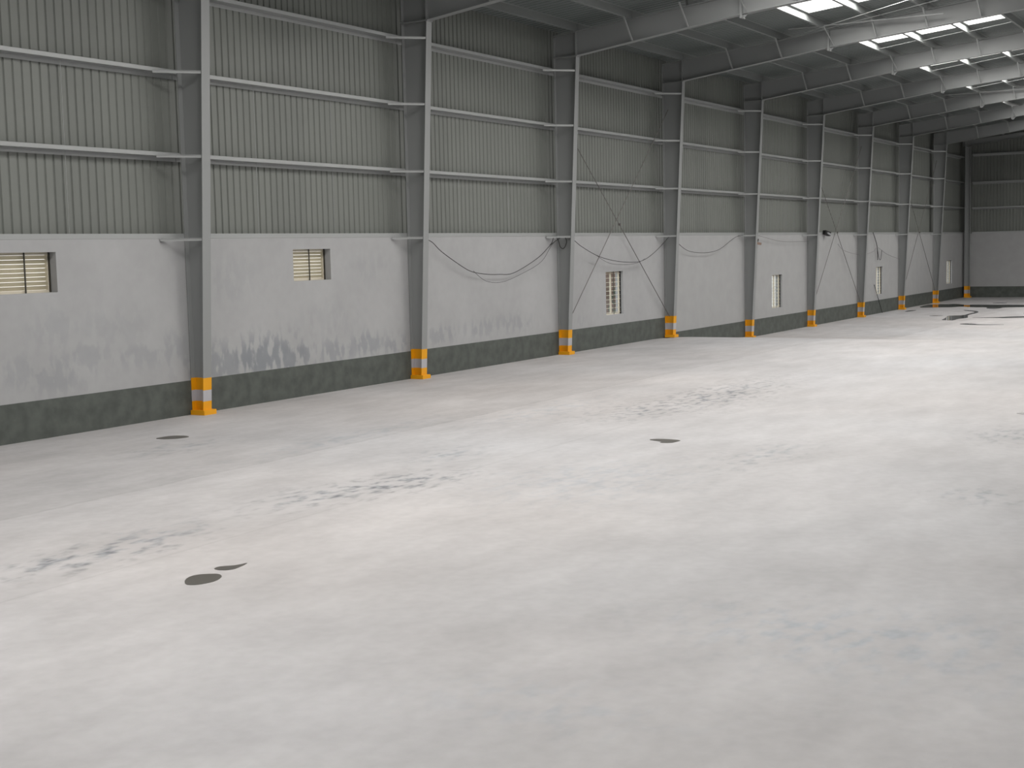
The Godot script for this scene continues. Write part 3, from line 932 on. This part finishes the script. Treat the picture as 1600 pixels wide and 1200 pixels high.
func make_floor_marks() -> void:
	flat_patch("damp_spot", [[1.66, -14.9], [1.66, -15.08], [1.67, -15.2], [1.73, -15.27], [1.86, -15.31], [2.05, -15.26], [2.05, -15.1], [1.97, -14.95], [1.83, -14.88]], 0.0, M.damp, "dark damp spot on the floor near the foot of the first column", "stain", "dark damp spots on the floor")
	flat_patch("damp_spot", [[8.6, -8.22], [8.48, -8.34], [8.43, -8.47], [8.46, -8.55], [8.53, -8.6], [8.6, -8.63], [8.68, -8.58], [8.73, -8.49], [8.75, -8.39], [8.72, -8.29], [8.67, -8.23]], 0.0, M.damp, "larger of the two dark round damp spots side by side on the near floor", "stain", "dark damp spots on the floor")
	flat_patch("damp_spot", [[8.43, -8.74], [8.4, -8.83], [8.46, -8.89], [8.52, -8.95], [8.54, -9.08], [8.585, -8.93], [8.6, -8.81], [8.54, -8.74]], 0.0, M.damp, "smaller drop-shaped damp spot beside the larger one on the near floor", "stain", "dark damp spots on the floor")
	flat_patch("damp_spot", [[8.6, -17.37], [8.66, -17.49], [8.81, -17.52], [9.06, -17.49], [9.05, -17.28], [9.02, -17.18], [8.87, -17.14], [8.86, -17.27], [8.77, -17.29]], 0.0, M.damp, "dark pointed damp spot alone in the middle of the floor", "stain", "dark damp spots on the floor")
	flat_patch("damp_spot", [[12.65, -22.0], [12.76, -22.16], [12.9, -22.1], [12.82, -21.9]], 0.0, M.damp, "small dark damp spot at the right edge of the floor", "stain", "dark damp spots on the floor")
	var y := -DROP
	flat_patch("puddle", [[0.43, -66.02], [0.13, -68.9], [0.55, -69.6], [1.06, -69.34], [1.31, -69.94], [1.99, -68.9], [2.48, -69.07], [3.26, -68.9], [4.37, -68.89], [5.9, -68.7], [6.2, -66.6], [4.27, -66.47], [4.31, -64.94], [3.99, -64.78], [3.68, -65.3], [3.56, -66.46], [2.87, -66.29], [2.23, -67.25], [1.93, -66.44], [1.45, -66.27], [0.99, -66.03]], y, M.water, "long dark puddle across the floor in front of the ninth column", "puddle", "puddles at the far end")
	flat_patch("puddle", [[3.85, -55.73], [3.75, -56.89], [3.44, -58.71], [3.56, -59.03], [3.97, -59.25], [3.93, -60.68], [3.95, -61.7], [3.67, -62.59], [3.34, -62.86], [2.98, -63.71], [3.3, -63.55], [3.7, -63.1], [4.02, -62.18], [4.16, -61.03], [4.1, -60.03], [4.17, -59.07], [4.53, -57.56], [4.49, -57.07], [4.34, -56.65], [4.4, -55.5], [4.16, -55.48]], y, M.water, "hook-shaped puddle with a bright reflection on the far floor", "puddle", "puddles at the far end")
	flat_patch("puddle", [[5.09, -53.13], [5.23, -53.46], [5.62, -53.4], [5.83, -52.96], [6.35, -52.92], [6.92, -52.93], [6.4, -52.67], [5.84, -52.6], [5.36, -52.85]], y, M.water, "nearest thin puddle streak on the far floor", "puddle", "puddles at the far end")
	flat_patch("puddle", [[4.56, -57.5], [5.11, -57.72], [5.68, -58.01], [5.96, -58.52], [6.47, -58.8], [7.4, -58.8], [7.4, -57.9], [6.37, -57.59], [5.98, -57.2], [5.73, -57.42], [5.18, -57.37]], y, M.water, "thin puddle trailing to the right edge from the hook-shaped puddle", "puddle", "puddles at the far end")
	flat_patch("puddle", [[0.73, -62.32], [0.72, -63.34], [0.97, -63.65], [1.04, -63.06], [0.92, -62.26]], y, M.water, "small puddle on the floor just right of the eighth column", "puddle", "puddles at the far end")
	flat_patch("puddle", [[2.82, -70.8], [3.21, -71.14], [3.7, -70.96], [3.34, -70.44]], y, M.water, "farthest small puddle, behind the long puddle", "puddle", "puddles at the far end")
	flat_patch("puddle", [[2.63, -58.78], [2.82, -59.15], [3.3, -59.05], [2.92, -58.62]], y, M.water, "narrow puddle to the left of the hook-shaped puddle", "puddle", "puddles at the far end")
	flat_patch("puddle", [[6.0, -61.13], [6.14, -61.5], [6.6, -61.3], [6.25, -60.75]], y, M.water, "small puddle at the right edge of the far floor", "puddle", "puddles at the far end")

func cable(pts: Array, x: float, r: float, m: Material, label: String, called := "hanging_cable") -> void:
	var p := []
	var o0 := Vector3(x, pts[0][0], pts[0][1])
	for q: Array in pts:
		p.append(Vector3(x + (q[2] if q.size() > 2 else 0.0), q[0], q[1]) - o0)
	var st := mb()
	tube(st, smooth_path(p), r, 5)
	var o := build(called, st, m)
	o.position = o0
	tag(o, label, "cable", "cables hanging along the wall")

func make_small_things() -> void:
	cable([[2.98, -24.36], [2.91, -24.86], [2.68, -25.28], [2.36, -26.05], [2.21, -26.53], [2.14, -27.14], [2.12, -27.72], [2.14, -28.41], [2.47, -29.59], [2.78, -30.26], [2.98, -30.8]], 0.12, 0.0085, M.cable, "black cable sagging from the second column to the third column")
	cable([[2.23, -26.53, 0.03], [1.99, -27.05, 0.03], [1.94, -27.8, 0.03], [2.12, -28.78, 0.03], [2.39, -29.74, 0.03], [2.8, -30.3, 0.03], [2.97, -30.8, 0.03]], 0.12, 0.0045, M.cable, "thinner lower cable loop between the second and third columns")
	cable([[2.99, -31.05], [2.9, -31.36], [2.72, -31.82], [2.47, -32.73], [2.33, -33.69], [2.27, -34.7], [2.3, -35.54], [2.54, -36.42], [2.98, -37.46]], 0.2, 0.0085, M.cable, "black cable sagging from the third column to the fourth column")
	cable([[2.48, -32.6, 0.03], [2.28, -33.29, 0.03], [2.21, -34.2, 0.03], [2.24, -35.11, 0.03], [2.35, -35.7, 0.0]], 0.2, 0.0045, M.cable, "thin second strand under the cable above the barred window near the crossed rods")
	cable([[2.95, -37.72], [2.83, -38.09], [2.59, -38.77], [2.49, -39.41], [2.46, -40.55], [2.56, -41.63], [2.94, -43.06], [2.99, -44.1]], 0.12, 0.008, M.cable, "black cable sagging from the fourth column to the fifth column")
	cable([[2.99, -44.4], [2.98, -45.12], [2.79, -47.15], [2.75, -48.53], [2.75, -50.75]], 0.12, 0.007, M.rod, "faint grey cable between the fifth and sixth columns")
	cable([[2.62, -54.2], [2.39, -54.84], [2.22, -56.18], [2.15, -57.4]], 0.16, 0.007, M.rod, "faint grey cable from the crossed rods to the seventh column")
	cable([[2.15, -57.75], [2.18, -58.74], [2.28, -59.53], [2.42, -60.14], [2.12, -61.61], [1.88, -63.59], [1.86, -64.1]], 0.13, 0.007, M.rod, "faint grey cable between the seventh and eighth columns")
	cable([[3.08, -59.5], [2.8, -59.85], [2.45, -60.16], [1.88, -60.25]], 0.1, 0.016, M.cable, "dark cable end hanging above the bright window right of the seventh column")
	cable([[2.4, -60.2], [2.0, -60.42], [1.87, -60.66], [2.0, -60.82], [2.3, -60.9]], 0.1, 0.01, M.cable, "small dark loop of cable above the bright window right of the seventh column")
	# loops of cable hooked over the stay of the third column
	var zc := col_z(2)
	cable([[3.0, zc + 0.3], [2.9, zc + 0.2, 0.03], [2.72, zc + 0.12, 0.05], [2.7, zc + 0.06, 0.12], [2.86, zc + 0.07, 0.2], [2.99, zc + 0.13, 0.18]], 0.07, 0.01, M.cable, "loop of dark cable hung over the stay of the third column")
	cable([[3.0, zc + 0.42], [2.86, zc + 0.5, 0.0], [2.78, zc + 0.62, 0.0]], 0.09, 0.01, M.cable, "short dark cable end beside the stay of the third column")
	# floodlight on the sill rail
	var fl := thing("floodlight", "small black floodlight on the sill rail right of the sixth column", "lamp", Vector3(0.0, 3.06, -52.85))
	var hb := mb()
	bar(hb, Vector3(0.06, 0.03, 0.12), Vector3(0.18, -0.05, -0.16), 0.15, 0.16)
	build("housing", hb, M.black, fl)
	var rf := mb()
	bar(rf, Vector3(0.185, -0.0, 0.09), Vector3(0.25, -0.07, -0.12), 0.03, 0.07)
	build("reflector", rf, M.reflector, fl)
	var br := mb()
	bar(br, Vector3(0.0, 0.02, 0.0), Vector3(0.1, 0.0, 0.0), 0.04, 0.02)
	build("bracket", br, M.black, fl)
	# clamp on the fifth column
	var cp := thing("pipe_clamp", "small brownish clamp on the inner flange of the fifth column", "clamp", Vector3(0.4, 2.72, col_z(4) - 0.1))
	var cb := mb()
	bar(cb, Vector3(-0.02, 0.0, 0.02), Vector3(0.1, -0.03, -0.06), 0.08, 0.08)
	build("body", cb, M.socket, cp)
	var ch := mb()
	bar(ch, Vector3(0.0, 0.04, 0.0), Vector3(0.03, 0.14, 0.0), 0.025, 0.025)
	build("screw", ch, M.dark_frame, cp)
	# connectors at the crossing of the rods
	for e: Array in [[2, "third", 0.0], [5, "sixth", -0.25], [7, "eighth", -0.25]]:
		var z := (col_z(e[0]) + col_z(e[0] + 1)) * 0.5
		var yy: float = (6.0 + 0.62 + (0.0 if e[0] == 2 else -DROP)) * 0.5
		var st := mb()
		tube(st, [Vector3(-0.03, 0, 0), Vector3(0.03, 0, 0)], 0.035, 8)
		var o := build("rod_coupling", st, M.rod)
		o.position = Vector3(0.13, yy, z)
		tag(o, "small round coupling where the rods cross, right of the %s column" % e[1], "coupling", "rod couplings")
	# a thin pole leaning on the wall
	rod_thing("leaning_pole", Vector3(0.12, -DROP + 0.012, -60.95), Vector3(0.03, 0.81, -59.97), 0.014, M.black, "thin dark pole leaning on the wall by the bright window right of the seventh column", "pole")

# ------------------------------------------------------------------ outside, seen through the windows
func make_outside() -> void:
	var y := structure("ground")
	var st := mb()
	bx(st, Vector3(-90, -1.0, -190), Vector3(-0.23, -0.75, 40))
	bx(st, Vector3(-0.23, -1.0, -190), Vector3(60, -0.75, END_Z - 0.25))
	build("yard", st, M.yard, y)
	var w := mb()
	bx(w, Vector3(-4.3, 0, -4.0), Vector3(-4.1, 2.6, 4.0))
	var o := build("yard_wall", w, M.brown)
	o.position = Vector3(0, -0.75, -43.0)
	tag(o, "brown yard wall glimpsed through the barred window near the crossed rods", "wall")
	var rng := RandomNumberGenerator.new()
	rng.seed = 7
	var t := thing("shrub", "green shrub glimpsed through the barred window near the crossed rods", "shrub", Vector3(-3.5, -0.75, -41.9))
	var lf := mb()
	for i in 420:
		var d := Vector3(rng.randfn(), rng.randfn(), rng.randfn()).normalized() * sqrt(rng.randf())
		var p := Vector3(d.x * 0.45, 1.25 + d.y * 1.1, d.z * 0.4)
		var a := Vector3(rng.randfn(), rng.randfn(), rng.randfn()).normalized() * 0.09
		var b := a.cross(Vector3(rng.randfn(), rng.randfn(), rng.randfn())).normalized() * 0.045
		quad(lf, p - a, p + b, p + a, p - b, Vector3.UP)
	build("foliage", lf, M.leaf, t).set_meta("kind", "stuff")
	var tr := mb()
	tube(tr, [Vector3(0, 0, 0), Vector3(0.03, 0.5, 0.02), Vector3(0, 1.2, 0)], 0.03)
	build("stem", tr, M.brown, t)

func _ready() -> void:
	make_view()
	make_materials()
	roof = structure("ceiling")
	make_skylights()
	make_floor()
	make_left_wall()
	make_end_wall()
	make_other_walls()
	make_roof()
	for k in 10:
		make_column(k)
	for k in 10:
		make_rafter(k)
	make_rails()
	make_purlins()
	make_rods()
	make_windows()
	make_floor_marks()
	make_small_things()
	make_outside()
